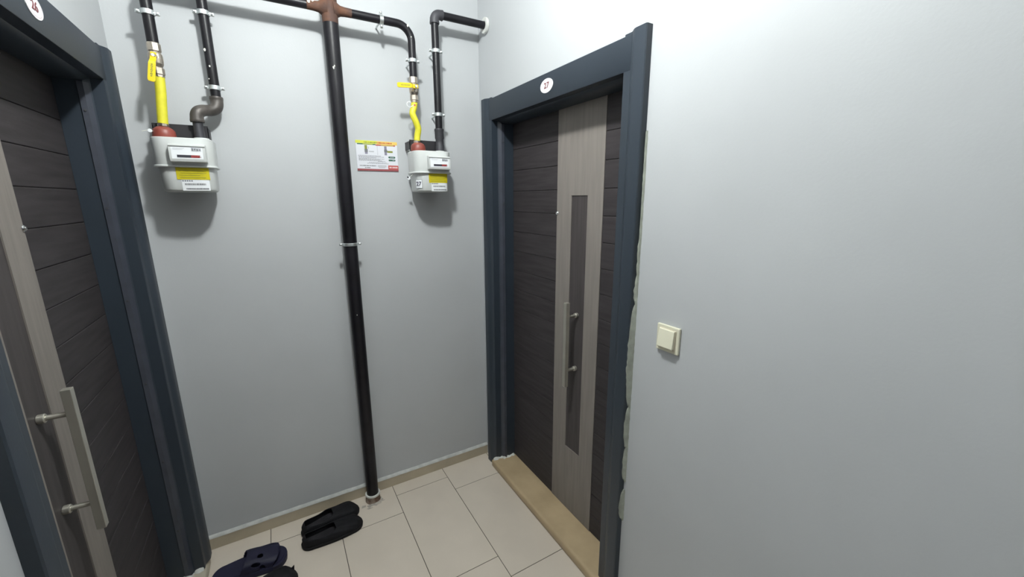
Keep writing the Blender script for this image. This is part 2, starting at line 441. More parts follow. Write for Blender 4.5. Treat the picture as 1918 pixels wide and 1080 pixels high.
# ------------------------------------------------------------------ light switch
S = empty('light_switch', (0, -1.304, 1.17), 'square ivory light switch with tilted rocker on the right-hand wall', 'switch')
b = N(); box(b, -0.0095, 0.0, -1.345, -1.263, 1.1285, 1.2135, 0.0022, 2); obj('cover_plate', b, M_SWITCH, S)
b = N(); box(b, -0.0135, -0.006, -1.335, -1.273, 1.1385, 1.2035, 0.001, 1)
tag(obj('inner_frame', b, M_SWD, S), 'slightly browner inner rim')
b = N()
prism(b, [(-0.0135, 1.2030), (-0.0165, 1.2015), (-0.0235, 1.1465), (-0.0225, 1.1440), (-0.0135, 1.1455)], lambda u, z, y: Vector((u, y, z)), -1.3325, -1.2765)
bmesh.ops.bevel(b, geom=list(b.edges), offset=0.0008, segments=1, affect='EDGES')
obj('rocker', b, M_SWITCH, S)

# ------------------------------------------------------------------ gas piping
D0 = -0.103
RX = -0.7265
def ry(z): return -0.062-0.041*z/2.4
def spots(name, lst, parent, m=M_WPAINT):
    b = N()
    for (p, r, nrm) in lst:
        p = Vector(p); nrm = Vector(nrm).normalized(); u, v = frame_of(nrm)
        c = b.verts.new(p+nrm*r*0.25); k = 9
        R = [b.verts.new(p+(u*math.cos(2*PI*i/k)+v*math.sin(2*PI*i/k)*1.4)*r*random.uniform(.75, 1.2)) for i in range(k)]
        for i in range(k): b.faces.new((c, R[i], R[(i+1) % k]))
    return tag(obj(name, b, m, parent, smooth=True), kind='stuff')

riser = empty('gas_riser', (RX, ry(0), 0), 'thick black vertical gas pipe standing on the floor, with two side branches', 'pipe')
b = N(); tube(b, [(RX, ry(z), z) for z in (0.02, 0.6, 1.2, 1.8, 2.318)], 0.0300, 32); obj('main_pipe', b, M_PIPE, riser, smooth=True)
b = N(); tube(b, [(RX, ry(2.31), 2.308), (RX, ry(2.33), 2.33), (RX, ry(2.4), 2.42), (RX, ry(2.4), 2.445)], [0.0305, 0.0312, 0.0312, 0.0305], 32)
ZH = 2.3615
for s in (-1, 1):
    tube(b, [(RX+s*x, D0, ZH) for x in (0.012, 0.027, 0.033, 0.042, 0.060, 0.085)], [0.036, 0.030, 0.0245, 0.0195, 0.0175, 0.0170], 28)
tag(obj('welded_cross', b, M_RUST, riser, smooth=True), 'rust-brown welded cross joint')
b = N(); tube(b, [(RX, ry(2.4), 2.44), (RX, ry(2.4), ZC)], 0.030, 32); obj('upper_pipe', b, M_PIPE, riser, smooth=True)
b = N(); tube(b, [(RX+0.08, D0, ZH), (-0.459, D0, ZH)]+arc((-0.452, D0, ZH-0.064), (0, 0, 1), (1, 0, 0), 0.064, 0, PI/2, 12)[0:]+[(-0.3885, D0, 2.145)], 0.0167, 24)
tag(obj('branch_pipe', b, M_PIPE, riser, smooth=True), 'right branch bending down to the yellow valve')
b = N(); tube(b, [(RX-0.08, D0, ZH), (-1.248, D0, ZH)]+arc((-1.252, D0, ZH-0.064), (0, 0, 1), (-1, 0, 0), 0.064, 0, PI/2, 12)+[(-1.3165, D0, 2.13)], 0.0170, 24)
tag(obj('branch_pipe', b, M_PIPE, riser, smooth=True), 'left branch running out of view and down to the left valve')
spots('paint_spot', [((RX-0.077, D0-0.012, ZH+0.012), 0.009, (0, -1, .6)), ((RX-0.062, D0-0.014, ZH+0.014), 0.005, (0, -1, .6)),
      ((-0.408, D0-0.0167, ZH-0.008), 0.0035, (0, -1, 0)), ((-0.394, D0-0.0167, ZH-0.05), 0.0022, (0, -1, 0)), ((-0.405, D0-0.0165, ZH-0.001), 0.002, (0, -1, 0)),
      ((RX-0.008, ry(2.13)-0.0305, 2.135), 0.004, (0, -1, 0)), ((RX-0.004, ry(2.14)-0.0305, 2.142), 0.0025, (0, -1, 0)),
      ((RX-0.003, ry(1.05)-0.0305, 1.06), 0.002, (0, -1, 0))], riser)
# floor sleeve, white collar, plaster crumbs
b = N(); tube(b, [(RX, ry(0), z) for z in (0, 0.012, 0.034, 0.040)], [0.0385, 0.037, 0.0355, 0.034], 28); sl = obj('floor_sleeve', b, mat('rusty_sleeve', (0.10, 0.05, 0.03), 0.7, col2=(0.33, 0.27, 0.22), nscale=35, bump=0.4), riser, smooth=True)
tag(sl, 'rusty brown sleeve at the foot')
b = N(); ringz(b, (RX, ry(0.04), 0.036), 0.030, 0.0385, 0, 0.011, 32)
bmesh.ops.bevel(b, geom=list(b.edges), offset=0.0015, segments=1, affect='EDGES')
tag(obj('collar', b, M_CAULK, riser, smooth=True), 'white ring above the sleeve')
b = N()
def blob(bm, x, y, rx, ry_, h, n=16):
    c = bm.verts.new((x, y, h)); R = []
    for i in range(n):
        a = 2*PI*i/n; k = random.uniform(.6, 1.2); R.append(bm.verts.new((x+rx*k*math.cos(a), y+ry_*k*math.sin(a), 0.0003)))
    for i in range(n): bm.faces.new((c, R[i], R[(i+1) % n]))
blob(b, RX+0.004, ry(0)-0.034, 0.046, 0.022, 0.006); blob(b, RX-0.055, ry(0)-0.03, 0.012, 0.009, 0.002); blob(b, RX-0.03, ry(0)-0.058, 0.016, 0.006, 0.002)
blob(b, RX+0.036, ry(0)-0.018, 0.012, 0.022, 0.002)
tag(obj('plaster_crumbs', b, M_DUST), 'dusty grey plaster residue on the tiles around the riser foot', 'plaster', kind='stuff')

# outlet pipe on the right: vertical, elbow, horizontal into the right wall
DR = -0.094; OX = -0.2705; ZO = 2.4365
outR = empty('outlet_pipe', (OX, DR, 1.9), 'thin black pipe rising from the right meter and turning into the right wall', 'pipe')
b = N(); tube(b, [(OX, DR, 1.925), (OX, DR, 2.405)], 0.0172, 24); obj('vertical_pipe', b, M_PIPE, outR, smooth=True)
b = N(); tube(b, [(OX+0.028, DR, ZO), (-0.003, DR, ZO)], 0.0170, 24); obj('horizontal_pipe', b, M_PIPE, outR, smooth=True)
b = N(); tube(b, [(OX, DR, 2.395), (OX, DR, 2.400), (OX, DR, 2.408)]+arc((OX+0.026, DR, ZO-0.026), (-1, 0, 0), (0, 0, 1), 0.026, 0, PI/2, 8)+[(OX+0.030, DR, ZO), (OX+0.038, DR, ZO), (OX+0.040, DR, ZO)],
     [0.0222, 0.0228, 0.0215]+[0.0212]*9+[0.0215, 0.0228, 0.0222], 24); obj('elbow', b, M_IRONB, outR, smooth=True)
b = N(); tube(b, [(OX, -0.097, 1.815), (OX, -0.097, 1.855), (OX, -0.097, 1.862), (OX, -0.096, 1.885), (OX, -0.096, 1.890), (OX, -0.095, 1.921), (OX, -0.095, 1.927), (OX, -0.095, 1.934)],
     [0.0215, 0.0215, 0.0195, 0.0195, 0.0222, 0.0215, 0.0235, 0.0225], 24); tag(obj('coupling', b, M_IRONB, outR, smooth=True), 'thicker dark coupling at the lower end')
b = N(); ringz(b, (-0.003, DR, ZO), 0.0175, 0.036, -0.012, 0.002, 32, 'x'); bmesh.ops.bevel(b, geom=list(b.edges), offset=0.002, segments=2, affect='EDGES')
tag(obj('wall_collar', b, M_CAULK, outR, smooth=True), 'off-white collar where the pipe enters the wall')

# outlet pipe on the left: vertical close to the wall, S of two elbows down to the meter
DL = -0.048; LX = -1.161
outL = empty('outlet_pipe', (LX, DL, 1.9), 'black pipe with a double elbow rising from the left meter', 'pipe')
b = N(); tube(b, [(LX, DL, 1.975), (LX, DL, 2.41)]+arc((LX-0.06, DL, 2.415), (1, 0, 0), (0, 0, 1), 0.06, 0, PI/2, 8)+[(XL+0.002, DL, 2.475)], 0.0170, 24); obj('vertical_pipe', b, M_PIPE, outL, smooth=True)
b = N()
pth = [(LX, DL, 1.990), (LX, DL, 1.984), (LX, DL, 1.976), (LX, DL-0.002, 1.962), (LX-0.006, DL-0.006, 1.947), (LX-0.020, DL-0.014, 1.937), (LX-0.034, DL-0.024, 1.934), (LX-0.046, DL-0.036, 1.931), (LX-0.058, DL-0.046, 1.924), (LX-0.065, DL-0.050, 1.912), (LX-0.066, DL-0.051, 1.898), (LX-0.066, DL-0.051, 1.891), (LX-0.066, DL-0.051, 1.885)]
prd = [0.0220, 0.0232, 0.0215, 0.0212, 0.0212, 0.0205, 0.0198, 0.0205, 0.0212, 0.0212, 0.0215, 0.0232, 0.0222]
P4 = [Vector(p) for p in pth]
for _ in range(2):
    a_, r_ = [P4[0]], [prd[0]]
    for k in range(len(P4)-1):
        a_ += [P4[k].lerp(P4[k+1], .25), P4[k].lerp(P4[k+1], .75)]; r_ += [prd[k]*.75+prd[k+1]*.25, prd[k]*.25+prd[k+1]*.75]
    P4 = a_+[P4[-1]]; prd = r_+[prd[-1]]
tube(b, P4, prd, 28)
tag(obj('double_elbow', b, M_IRON, outL, smooth=True), 'grey-brown iron double elbow')
b = N(); tube(b, [(LX-0.066, DL-0.051, 1.888), (LX-0.066, -0.100, 1.815)], [0.0160, 0.0170], 24); obj('coupling', b, M_IRONB, outL, smooth=True)  # darker iron than the elbow: shade beneath it is put into the colour
spots('paint_spot', [((LX-0.012, DL-0.017, 2.150), 0.004, (0, -1, 0)), ((LX-0.004, DL-0.017, 2.095), 0.003, (0, -1, 0)), ((LX-0.035, DL-0.045, 1.937), 0.0055, (0, -1, .2)), ((LX-0.012, DL-0.017, 2.05), 0.0015, (0, -1, 0))], outL)

# ------------------------------------------------------------------ pipe clamps
def clamp(c, r, label, axis='z', ear=0.016, h=0.008, tilt=0.0, big=False):
    c = Vector(c)
    o = empty('pipe_clamp', c, label, 'clamp', 'zinc clamps holding the gas pipes to the walls')
    b = N()
    ax = Vector((0, 0, 1)) if axis == 'z' else Vector((1, 0, 0))
    sd = Vector((1, 0, 0)) if axis == 'z' else Vector((0, 0, 1))
    ringz(b, c, r+0.0003, r+0.0035, -h, h, 28, axis)
    bmesh.ops.bevel(b, geom=list(b.edges), offset=0.0010, segments=1, affect='EDGES')
    obj('ring', b, M_ZINC, o, smooth=True)
    for s in (-1, 1):
        b = N(); e0 = r+0.001; e1 = r+ear
        for q in (-0.0035, 0.0018):
            A = c+sd*s*e0; B = c+sd*s*e1
            mn = [min(A[i], B[i]) for i in range(3)]; mx = [max(A[i], B[i]) for i in range(3)]
            mn[1] = c.y+q-0.0012; mx[1] = c.y+q+0.0012
            k = 2 if axis == 'z' else 0
            mn[k] = c[k]-h*0.68; mx[k] = c[k]+h*0.68
            box(b, mn[0], mx[0], mn[1], mx[1], mn[2], mx[2], 0.0009, 1)
        ea = obj('ear', b, M_ZINC, o)
        b = N(); m = c+sd*s*(r+ear*0.62)
        tube(b, [m+Vector((0, -0.010, 0)), m+Vector((0, -0.0085, 0)), m+Vector((0, -0.005, 0))], [0.0028, 0.0048, 0.0050], 12)
        cyl(b, m+Vector((0, -0.004, 0)), m+Vector((0, 0.011, 0)), 0.0022, 8)
        tube(b, [m+Vector((0, 0.004, 0)), m+Vector((0, 0.008, 0))], 0.0045, 6)
        obj('bolt', b, M_ZINC, ea, smooth=True)
    b = N()
    tube(b, [(c.x, c.y+r+0.002, c.z), (c.x, c.y+r+0.012, c.z)], 0.0075, 6)
    if abs(c.y)-r-0.012 > 0.002: cyl(b, (c.x, c.y+r+0.010, c.z), (c.x, -0.0002, c.z), 0.0038, 10)
    obj('hanger_bolt', b, M_ZINC, o, smooth=True)
    return o
clamp((RX, ry(1.396), 1.396), 0.030, 'zinc clamp ring around the thick riser at mid height', ear=0.018, h=0.007)
clamp((-0.519, D0, ZH), 0.0167, 'zinc clamp on the horizontal branch, right of the rusty cross', axis='x')
clamp((-0.3885, D0, 2.218), 0.0167, 'zinc clamp just above the right-hand yellow-lever valve')
clamp((OX, DR, 2.279), 0.0172, 'upper zinc clamp on the pipe nearest the corner')
clamp((OX, DR, 1.999), 0.0172, 'lower zinc clamp on the pipe nearest the corner')
clamp((-1.3165, D0, 2.232), 0.0170, 'zinc clamp on the pipe at far left, above the yellow hose')
clamp((LX, DL, 2.280), 0.0170, 'zinc clamp at the top edge on the left double-elbow pipe')
clamp((LX, DL, 2.022), 0.0170, 'zinc clamp just above the left double elbow')

# ------------------------------------------------------------------ ball valves and hoses
def hexa(bm, c, r, z0, z1, n=6):
    tube(bm, [(c[0], c[1], z0), (c[0], c[1], z0+0.002), (c[0], c[1], z1-0.002), (c[0], c[1], z1)], [r*0.93, r, r, r*0.93], n)
def valve(x, y, ztop, zbot, label, lever_dir):
    o = empty('ball_valve', (x, y, zbot), label, 'valve', 'brass ball valves above the gas meters')
    b = N(); zm = (ztop+zbot)/2
    hexa(b, (x, y), 0.0200, ztop-0.028, ztop, 8); hexa(b, (x, y), 0.0195, zbot, zbot+0.024, 8)
    tube(b, [(x, y, zm-0.024), (x, y, zm-0.015), (x, y, zm), (x, y, zm+0.015), (x, y, zm+0.024)], [0.0165, 0.0205, 0.0215, 0.0205, 0.0165], 20)
    cyl(b, (x, y-0.015, zm+0.004), (x, y-0.032, zm+0.004), 0.0085, 14, chamf=0.001)
    obj('valve_body', b, M_NICK, o, smooth=False)
    b = N(); tube(b, [(x, y-0.030, zm+0.004), (x, y-0.0345, zm+0.004), (x, y-0.038, zm+0.004), (x, y-0.041, zm+0.004)], [0.0095, 0.0095, 0.007, 0.005], 8)
    tag(obj('stem_nut', b, M_CHROME, o, smooth=False), 'chrome nut')
    # lever as a bent plate
    d = Vector(lever_dir).normalized(); n = Vector((0, -1, 0)); s = d.cross(n).normalized()
    c0 = Vector((x, y-0.033, zm+0.004)); P0 = [(-0.010, 0.0, 0.008), (0.012, 0.0, 0.0085), (0.022, 0.010, 0.0085), (0.030, 0.013, 0.0100), (0.084, 0.013, 0.0105), (0.090, 0.013, 0.0075)]
    b = N(); pr = None
    for t, h, wd in P0:
        c = c0+d*t+n*h
        R = [b.verts.new(c+s*wd), b.verts.new(c-s*wd), b.verts.new(c-s*wd+n*0.004), b.verts.new(c+s*wd+n*0.004)]
        if pr:
            for k in range(4): b.faces.new((pr[k], pr[(k+1) % 4], R[(k+1) % 4], R[k]))
        else: b.faces.new(R)
        pr = R
    b.faces.new(pr[::-1])
    bmesh.ops.bevel(b, geom=list(b.edges), offset=0.0009, segments=2, affect='EDGES')
    lv = obj('lever', b, M_YELD, o); tag(lv, 'yellow plastic-coated lever')
    b = N()
    for k in range(7):
        t = 0.034+k*0.0063; c = c0+d*t+n*0.0172
        u = 0.0022; q = 0.0030+0.001*(k % 2)
        b.faces.new([b.verts.new(c+d*a+s*e) for a, e in ((-u, -q), (u, -q*0.6), (u, q), (-u, q*0.8))])
    tag(obj('lever_print', b, M_OLIVE, lv), 'small worn print on the lever')
    return o
valve(-0.3895, D0, 2.149, 2.048, 'brass valve with yellow lever turned sideways, above the right meter', (-1, 0, -0.07))
valve(-1.3165, D0, 2.137, 2.034, 'brass valve with yellow lever hanging down, above the left meter', (-0.18, 0, -1))

def hose(pts, r, label, zt, zb):
    o = empty('gas_hose', pts[-1], label, 'hose')
    # Catmull-Rom path
    P = [Vector(p) for p in pts]; Q = [P[0]*2-P[1]]+P+[P[-1]*2-P[-2]]; path = []
    for i in range(1, len(Q)-2):
        for k in range(10):
            t = k/10; a, b_, c, d = Q[i-1], Q[i], Q[i+1], Q[i+2]
            path.append(0.5*((2*b_)+(c-a)*t+(2*a-5*b_+4*c-d)*t*t+(3*b_-a-3*c+d)*t**3))
    path.append(P[-1])
    rr = [r*(1+0.018*math.sin(i*2.6)) for i in range(len(path))]
    b = N(); tube(b, path, rr, 24); obj('sleeve', b, M_YEL, o, smooth=True)
    for (c, dz, nm) in ((P[0], 1, 'top'), (P[-1], -1, 'bot')):
        b = N(); hexa(b, (c.x, c.y), 0.0170, min(c.z-0.003, c.z+dz*0.011), max(c.z-0.003, c.z+dz*0.011)+0.002, 8)
        tag(obj('end_nut', b, M_NICK, o), 'metal end nut')
    return o
hR = hose([(-0.390, D0, 2.042), (-0.393, -0.104, 2.020), (-0.402, -0.106, 1.990), (-0.388, -0.108, 1.952), (-0.379, -0.105, 1.925), (-0.383, -0.100, 1.895), (-0.386, -0.099, 1.872)], 0.0148,
     'short yellow gas hose with an S bend above the right meter', 0, 0)
hL = hose([(-1.3160, D0, 2.028), (-1.3190, -0.102, 1.98), (-1.3245, -0.100, 1.93), (-1.3300, -0.099, 1.872)], 0.0158, 'straight yellow gas hose above the left meter', 0, 0)

# ------------------------------------------------------------------ meters
def outline(cx, hw, yb, yf, rf, rb, n=8):
    """plan outline, counter-clockwise, front = yf (more negative)"""
    pts = []
    for (x, y, r, a0) in ((cx+hw, yf, rf, -PI/2), (cx+hw, yb, rb, 0), (cx-hw, yb, rb, PI/2), (cx-hw, yf, rf, PI)):
        sx = 1 if x > cx else -1; sy = -1 if y == yf else 1
        ccx = x-sx*r; ccy = y-sy*r
        for i in range(n+1):
            a = a0+PI/2*i/n; pts.append((ccx+r*math.cos(a), ccy+r*math.sin(a)))
    return pts
def stackshape(bm, levels):
    """levels: (z, outline) with equal counts"""
    rings = [[bm.verts.new((x, y, z)) for x, y in o] for z, o in levels]; n = len(rings[0])
    for a, c in zip(rings, rings[1:]):
        for k in range(n): bm.faces.new((a[k], a[(k+1) % n], c[(k+1) % n], c[k]))
    bm.faces.new(rings[0][::-1]); bm.faces.new(rings[-1])
def front_patch(bm, cx, hw, yf, rf, s0, s1, z0, z1, off, slope=0.0, n=14, mi=0):
    """thin label following the front of the outline; s measured along it from the centre"""
    flat = hw-rf
    def pt(s):
        sg = 1 if s > 0 else -1; a = abs(s)
        if a <= flat: return Vector((cx+s, yf-off, 0))
        t = (a-flat)/rf; return Vector((cx+sg*(flat+(rf+off)*math.sin(t)), yf+rf-(rf+off)*math.cos(t), 0))
    pr = None
    for i in range(n+1):
        p = pt(s0+(s1-s0)*i/n)
        R = [bm.verts.new((p.x, p.y+slope*(z0-zref), z0)), bm.verts.new((p.x, p.y+slope*(z1-zref), z1))] if slope else [bm.verts.new((p.x, p.y, z0)), bm.verts.new((p.x, p.y, z1))]
        if pr: bm.faces.new((pr[0], R[0], R[1], pr[1])).material_index = mi
        pr = R
def meter(cx, label, num, dz=0.0):
    o = empty('gas_meter', (cx, -0.1, 1.63+dz), label, 'gas meter', 'white gas meters on the back wall')
    yb, yf = -0.030, -0.168
    ZT, ZS, ZB = 1.822+dz, 1.7245+dz, 1.632+dz
    b = N()
    stackshape(b, [(ZS, outline(cx, 0.088, yb, yf, 0.042, 0.02)), (ZS+0.004, outline(cx, 0.0885, yb, yf-0.002, 0.043, 0.02)), (ZT-0.012, outline(cx, 0.0915, yb, yf-0.001, 0.043, 0.02)),
                   (ZT-0.003, outline(cx, 0.0915, yb-0.001, yf+0.000, 0.041, 0.019)), (ZT, outline(cx, 0.087, yb-0.004, yf+0.005, 0.038, 0.016))])
    up = obj('upper_housing', b, M_WPL, o, smooth=True)
    b = N()
    stackshape(b, [(ZS-0.006, outline(cx, 0.092, yb, yf-0.005, 0.044, 0.02)), (ZS-0.004, outline(cx, 0.0945, yb+.002, yf-0.007, 0.045, 0.02)), (ZS, outline(cx, 0.0945, yb+.002, yf-0.007, 0.045, 0.02)), (ZS+0.002, outline(cx, 0.092, yb, yf-0.005, 0.044, 0.02))])
    obj('seam_flange', b, M_WPL, o, smooth=True)
    b = N()
    LF = yf+0.004
    stackshape(b, [(ZB, outline(cx, 0.072, yb-0.008, LF+0.012, 0.040, 0.016)), (ZB+0.004, outline(cx, 0.079, yb-0.003, LF+0.004, 0.044, 0.019)), (ZB+0.010, outline(cx, 0.081, yb, LF, 0.045, 0.02)),
                   (ZS-0.010, outline(cx, 0.084, yb, LF, 0.045, 0.02)), (ZS-0.002, outline(cx, 0.087, yb, LF, 0.045, 0.02))])
    low = obj('lower_housing', b, M_WPL, o, smooth=True)
    # index (display) housing with a little hood
    x0, x1 = cx-0.036, cx+0.070
    b = N()
    side = [(yf+0.02, 1.800), (yf-0.020, 1.7965), (yf-0.029, 1.793), (yf-0.029, 1.7895), (yf-0.0255, 1.7885), (yf-0.030, 1.742), (yf-0.027, 1.7365), (yf+0.01, 1.7345)]
    prism(b, side, lambda y, z, x: Vector((x, y, z+dz)), x0, x1)
    bmesh.ops.bevel(b, geom=[e for e in b.edges if abs(e.verts[0].co.x-e.verts[1].co.x) < 1e-6], offset=0.0012, segments=2, affect='EDGES')
    ix = obj('index_housing', b, M_WPL, o, smooth=True)
    def fy(z, off): # face plane
        return yf-0.0255-(1.7885-z)/(1.7885-1.742)*0.0045-off
    def rect(bm, a, c, z0, z1, off, mi=0):
        q = [bm.verts.new((x, fy(z, off), z+dz)) for x, z in ((a, z0), (c, z0), (c, z1), (a, z1))]
        bm.faces.new(q).material_index = mi
    b = N(); rect(b, x0+0.007, x1-0.009, 1.746, 1.7865, 0.0008); obj('index_window', b, M_LAB, ix)
    b = N(); rect(b, x0+0.022, x0+0.062, 1.7505, 1.7595, 0.0014, 0); rect(b, x0+0.062, x0+0.088, 1.7505, 1.7595, 0.0014, 1)
    tag(obj('counter', b, None, ix, mats=[M_DINK, M_RMET]), 'black and red number counter')
    b = N(); rect(b, x1-0.041, x1-0.013, 1.773, 1.7855, 0.0014, 1)
    for k in range(4): rect(b, x1-0.040+0.007*k, x1-0.0355+0.007*k, 1.7745+0.002*(k % 2), 1.7835-0.001*k, 0.0018, 0)
    rect(b, x1-0.021, x1-0.014, 1.7525, 1.7545, 0.0014, 1); rect(b, x0+0.012, x0+0.045, 1.7815, 1.7825, 0.0014, 1); rect(b, x0+0.012, x0+0.040, 1.7775, 1.7783, 0.0014, 1)
    tag(obj('index_print', b, None, ix, mats=[M_GINK, M_LINK]), 'small grey print', kind='stuff')
    # labels on the lower housing
    hw, rf = 0.084, 0.045
    b = N(); front_patch(b, cx, hw, LF, rf, -0.030, 0.068, 1.676+dz, 1.7195+dz, 0.0016)
    yl = obj('yellow_sticker', b, M_YLAB, low); tag(yl, 'square yellow sticker')
    b = N()
    for k, (a, c) in enumerate(((-0.022, 0.05), (-0.018, 0.058), (-0.022, 0.040), (-0.020, 0.055))):
        front_patch(b, cx, hw, LF, rf, a, c, 1.706-0.008*k+dz, 1.7075-0.008*k+dz, 0.0022)
    tag(obj('sticker_print', b, M_OLIVE, low), 'faint lines of print on the yellow sticker', kind='stuff')
    b = N(); front_patch(b, cx, hw, LF, rf, -0.018, 0.064, 1.6365+dz, 1.675+dz, 0.0014)
    tag(obj('barcode_label', b, M_LAB, low), 'white label with two barcodes')
    b = N(); s = -0.010
    while s < 0.052:
        wd = random.choice((0.0010, 0.0016, 0.0024)); front_patch(b, cx, hw, LF, rf, s, s+wd, 1.656+dz, 1.6625+dz, 0.0020, n=1); s += wd+random.choice((0.0006, 0.0010))
    s = -0.008
    while s < 0.056:
        wd = random.choice((0.0014, 0.0022, 0.003)); front_patch(b, cx, hw, LF, rf, s, s+wd, 1.6405+dz, 1.6455+dz, 0.0020, n=1); s += wd+random.choice((0.0003, 0.0006))
    for k in range(5): front_patch(b, cx, hw, LF, rf, -0.016+0.0065*k, -0.0115+0.0065*k, 1.669+dz, 1.6735+dz, 0.0020, n=1)
    tag(obj('barcode_bars', b, M_GINK, low), 'grey barcode bars', kind='stuff')
    if num:
        # sticker on the rounded left corner
        sc = -0.079; t = (0.079-(hw-rf))/rf
        b = N(); front_patch(b, cx, hw, LF, rf, sc-0.0185, sc+0.0165, 1.650+dz, 1.6905+dz, 0.0012, n=6)
        st = obj('number_sticker', b, M_LAB, low); tag(st, 'white sticker with the number 27')
        b = N()
        for (a, c, z0, z1) in ((sc-0.0185, sc+0.0165, 1.650, 1.6510), (sc-0.0185, sc+0.0165, 1.6895, 1.6905), (sc-0.0185, sc-0.0175, 1.650, 1.6905), (sc+0.0155, sc+0.0165, 1.650, 1.6905)):
            front_patch(b, cx, hw, LF, rf, a, c, z0+dz, z1+dz, 0.0018, n=4)
        obj('sticker_border', b, M_GINK, low)
        tx = cx-(hw-rf)-(rf+0.0022)*math.sin(t); ty = LF+rf-(rf+0.0022)*math.cos(t)
        xa = Vector((math.cos(t), -math.sin(t), 0)); na = Vector((-math.sin(t), -math.cos(t), 0))
        M4 = Matrix(((xa.x, 0, na.x, tx), (xa.y, 0, na.y, ty), (0, 1, 0, 1.670+dz), (0, 0, 0, 1)))
        obj('numeral', text_bm('27', 0.026, M4, 0.0006, 0.0004), M_NUM, low)
    # ports
    for s, nm in ((-1, 'inlet_port'), (1, 'outlet_port')):
        b = N(); tube(b, [(cx+s*0.055, -0.099, ZT-0.004), (cx+s*0.055, -0.099, ZT+0.008)], 0.024, 24); obj(nm, b, M_WPL, o, smooth=True)
    b = N(); px = cx-0.0535
    tube(b, [(px, -0.099, ZT+0.001), (px, -0.099, ZT+0.005), (px, -0.099, ZT+0.026), (px, -0.099, ZT+0.034), (px, -0.099, ZT+0.040)], [0.0345, 0.0355, 0.0335, 0.0275, 0.0190], 24)
    tag(obj('union_cap', b, M_REDC, o, smooth=True), 'red-brown cap over the inlet union')
    # wall bracket
    b = N(); box(b, cx-0.088, cx+0.078, -0.078, -0.074, ZT+0.004, ZT+0.056, 0.001, 1)
    box(b, cx-0.088, cx-0.084, -0.078, -0.001, ZT+0.012, ZT+0.050, 0.001, 1); box(b, cx+0.074, cx+0.078, -0.078, -0.001, ZT+0.012, ZT+0.050, 0.001, 1)
    box(b, cx-0.086, cx+0.076, -0.112, -0.074, ZT+0.003, ZT+0.007, 0.001, 1)
    tag(obj('wall_bracket', b, M_BRACK, o), 'black steel bracket behind the ports')
    return o
meter(-0.3290, 'white gas meter with sticker 27, on the back wall near the corner', True)
meter(-1.2780, 'white gas meter without number sticker, next to the left door', False, -0.002)

# lead seals
def seal(loc, label, wire, disc=0.008, ring=False):
    o = empty('meter_seal', loc, label, 'seal')
    c = Vector(loc); b = N()
    cyl(b, c+Vector((0, 0.003, 0)), c+Vector((0, -0.003, 0)), disc, 14, chamf=0.001)
    obj('seal_disc', b, M_LAB, o, smooth=True)
    b = N(); tube(b, wire, 0.0011, 8); obj('seal_wire', b, M_WPAINT, o, smooth=True)
    if ring:
        b = N(); cyl(b, c+Vector((-0.004, -0.0032, 0.004)), c+Vector((-0.004, -0.0045, 0.004)), 0.004, 10); tag(obj('seal_mark', b, M_DINK, o), 'dark mark')
    return o
seal((-0.443, -0.118, 1.697), 'small white tag with dark mark hanging left of the 27 meter', [(-0.443, -0.115, 1.697), (-0.428, -0.11, 1.708), (-0.418, -0.105, 1.716), (-0.412, -0.10, 1.722)], 0.0085, True)
seal((-1.366, -0.125, 1.842), 'small pinkish white wire seal beside the left red-brown cap', [(-1.388, -0.13, 1.838), (-1.376, -0.128, 1.842), (-1.366, -0.124, 1.842), (-1.350, -0.115, 1.842)], 0.0065)
rw = N(); tube(rw, arc((-0.417, -0.112, 2.028), (1, 0, 0), (0, 0.2, 1), 0.012, 0.9, 5.4, 14)+[(-0.392, -0.116, 2.030)], 0.0016, 8)
so = empty('meter_seal', (-0.417, -0.112, 2.02), 'curl of white seal wire on the S-bent hose', 'seal'); obj('seal_wire', rw, M_LAB, so, smooth=True)
b = N(); cyl(b, (-0.394, -0.112, 2.026), (-0.394, -0.1195, 2.026), 0.0045, 10); tag(obj('seal_disc', b, M_SRED, so), 'red bead')

# ------------------------------------------------------------------ instruction sign
SX0, SX1, SZ0, SZ1 = -0.6515, -0.4575, 1.7335, 1.8710
random.seed(11)
sg = empty('instruction_sign', (-0.5545, -0.002, 1.80), 'small white instruction sign with yellow top and red bottom, right of the riser', 'sign')
b = N(); box(b, SX0, SX1, -0.004, -0.0002, SZ0, SZ1, 0.0006, 1); obj('panel', b, mat('sign_white', (0.66, 0.67, 0.72), 0.4), sg)
W_, H_ = SX1-SX0, SZ1-SZ0
def srect(bm, a, c, t, e, off=0.0044, mi=0):
    """a..c along width 0..1, t..e from the top 0..1"""
    q = [bm.verts.new((SX0+W_*x, -off, SZ1-H_*z)) for x, z in ((a, e), (c, e), (c, t), (a, t))]
    bm.faces.new(q).material_index = mi
b = N()
srect(b, 0, 0.5, 0.0, 0.095, mi=0); srect(b, 0.5, 1.0, 0.0, 0.11, mi=1); srect(b, 0.035, 0.47, 0.10, 0.135, mi=2); srect(b, 0.47, 0.95, 0.115, 0.15, mi=3)
tag(obj('header_band', b, None, sg, mats=[M_SYEL, M_SORG, M_GREEN, M_RINK]), 'yellow and orange header bands')
b = N()
x = 0.20
while x < 0.86:
    wd = random.uniform(0.012, 0.02); srect(b, x, x+wd, 0.035, 0.078, 0.0047, 0 if x < 0.5 else 1); x += wd+random.choice((0.004, 0.004, 0.013))
x = 0.17
while x < 0.40: srect(b, x, x+0.013, 0.108, 0.13, 0.0047, 2); x += 0.018
x = 0.60
while x < 0.90: srect(b, x, x+0.013, 0.122, 0.144, 0.0047, 2); x += 0.018
tag(obj('header_print', b, None, sg, mats=[M_OLIVE, M_RINK, M_SYEL]), 'small header lettering', kind='stuff')
b = N()
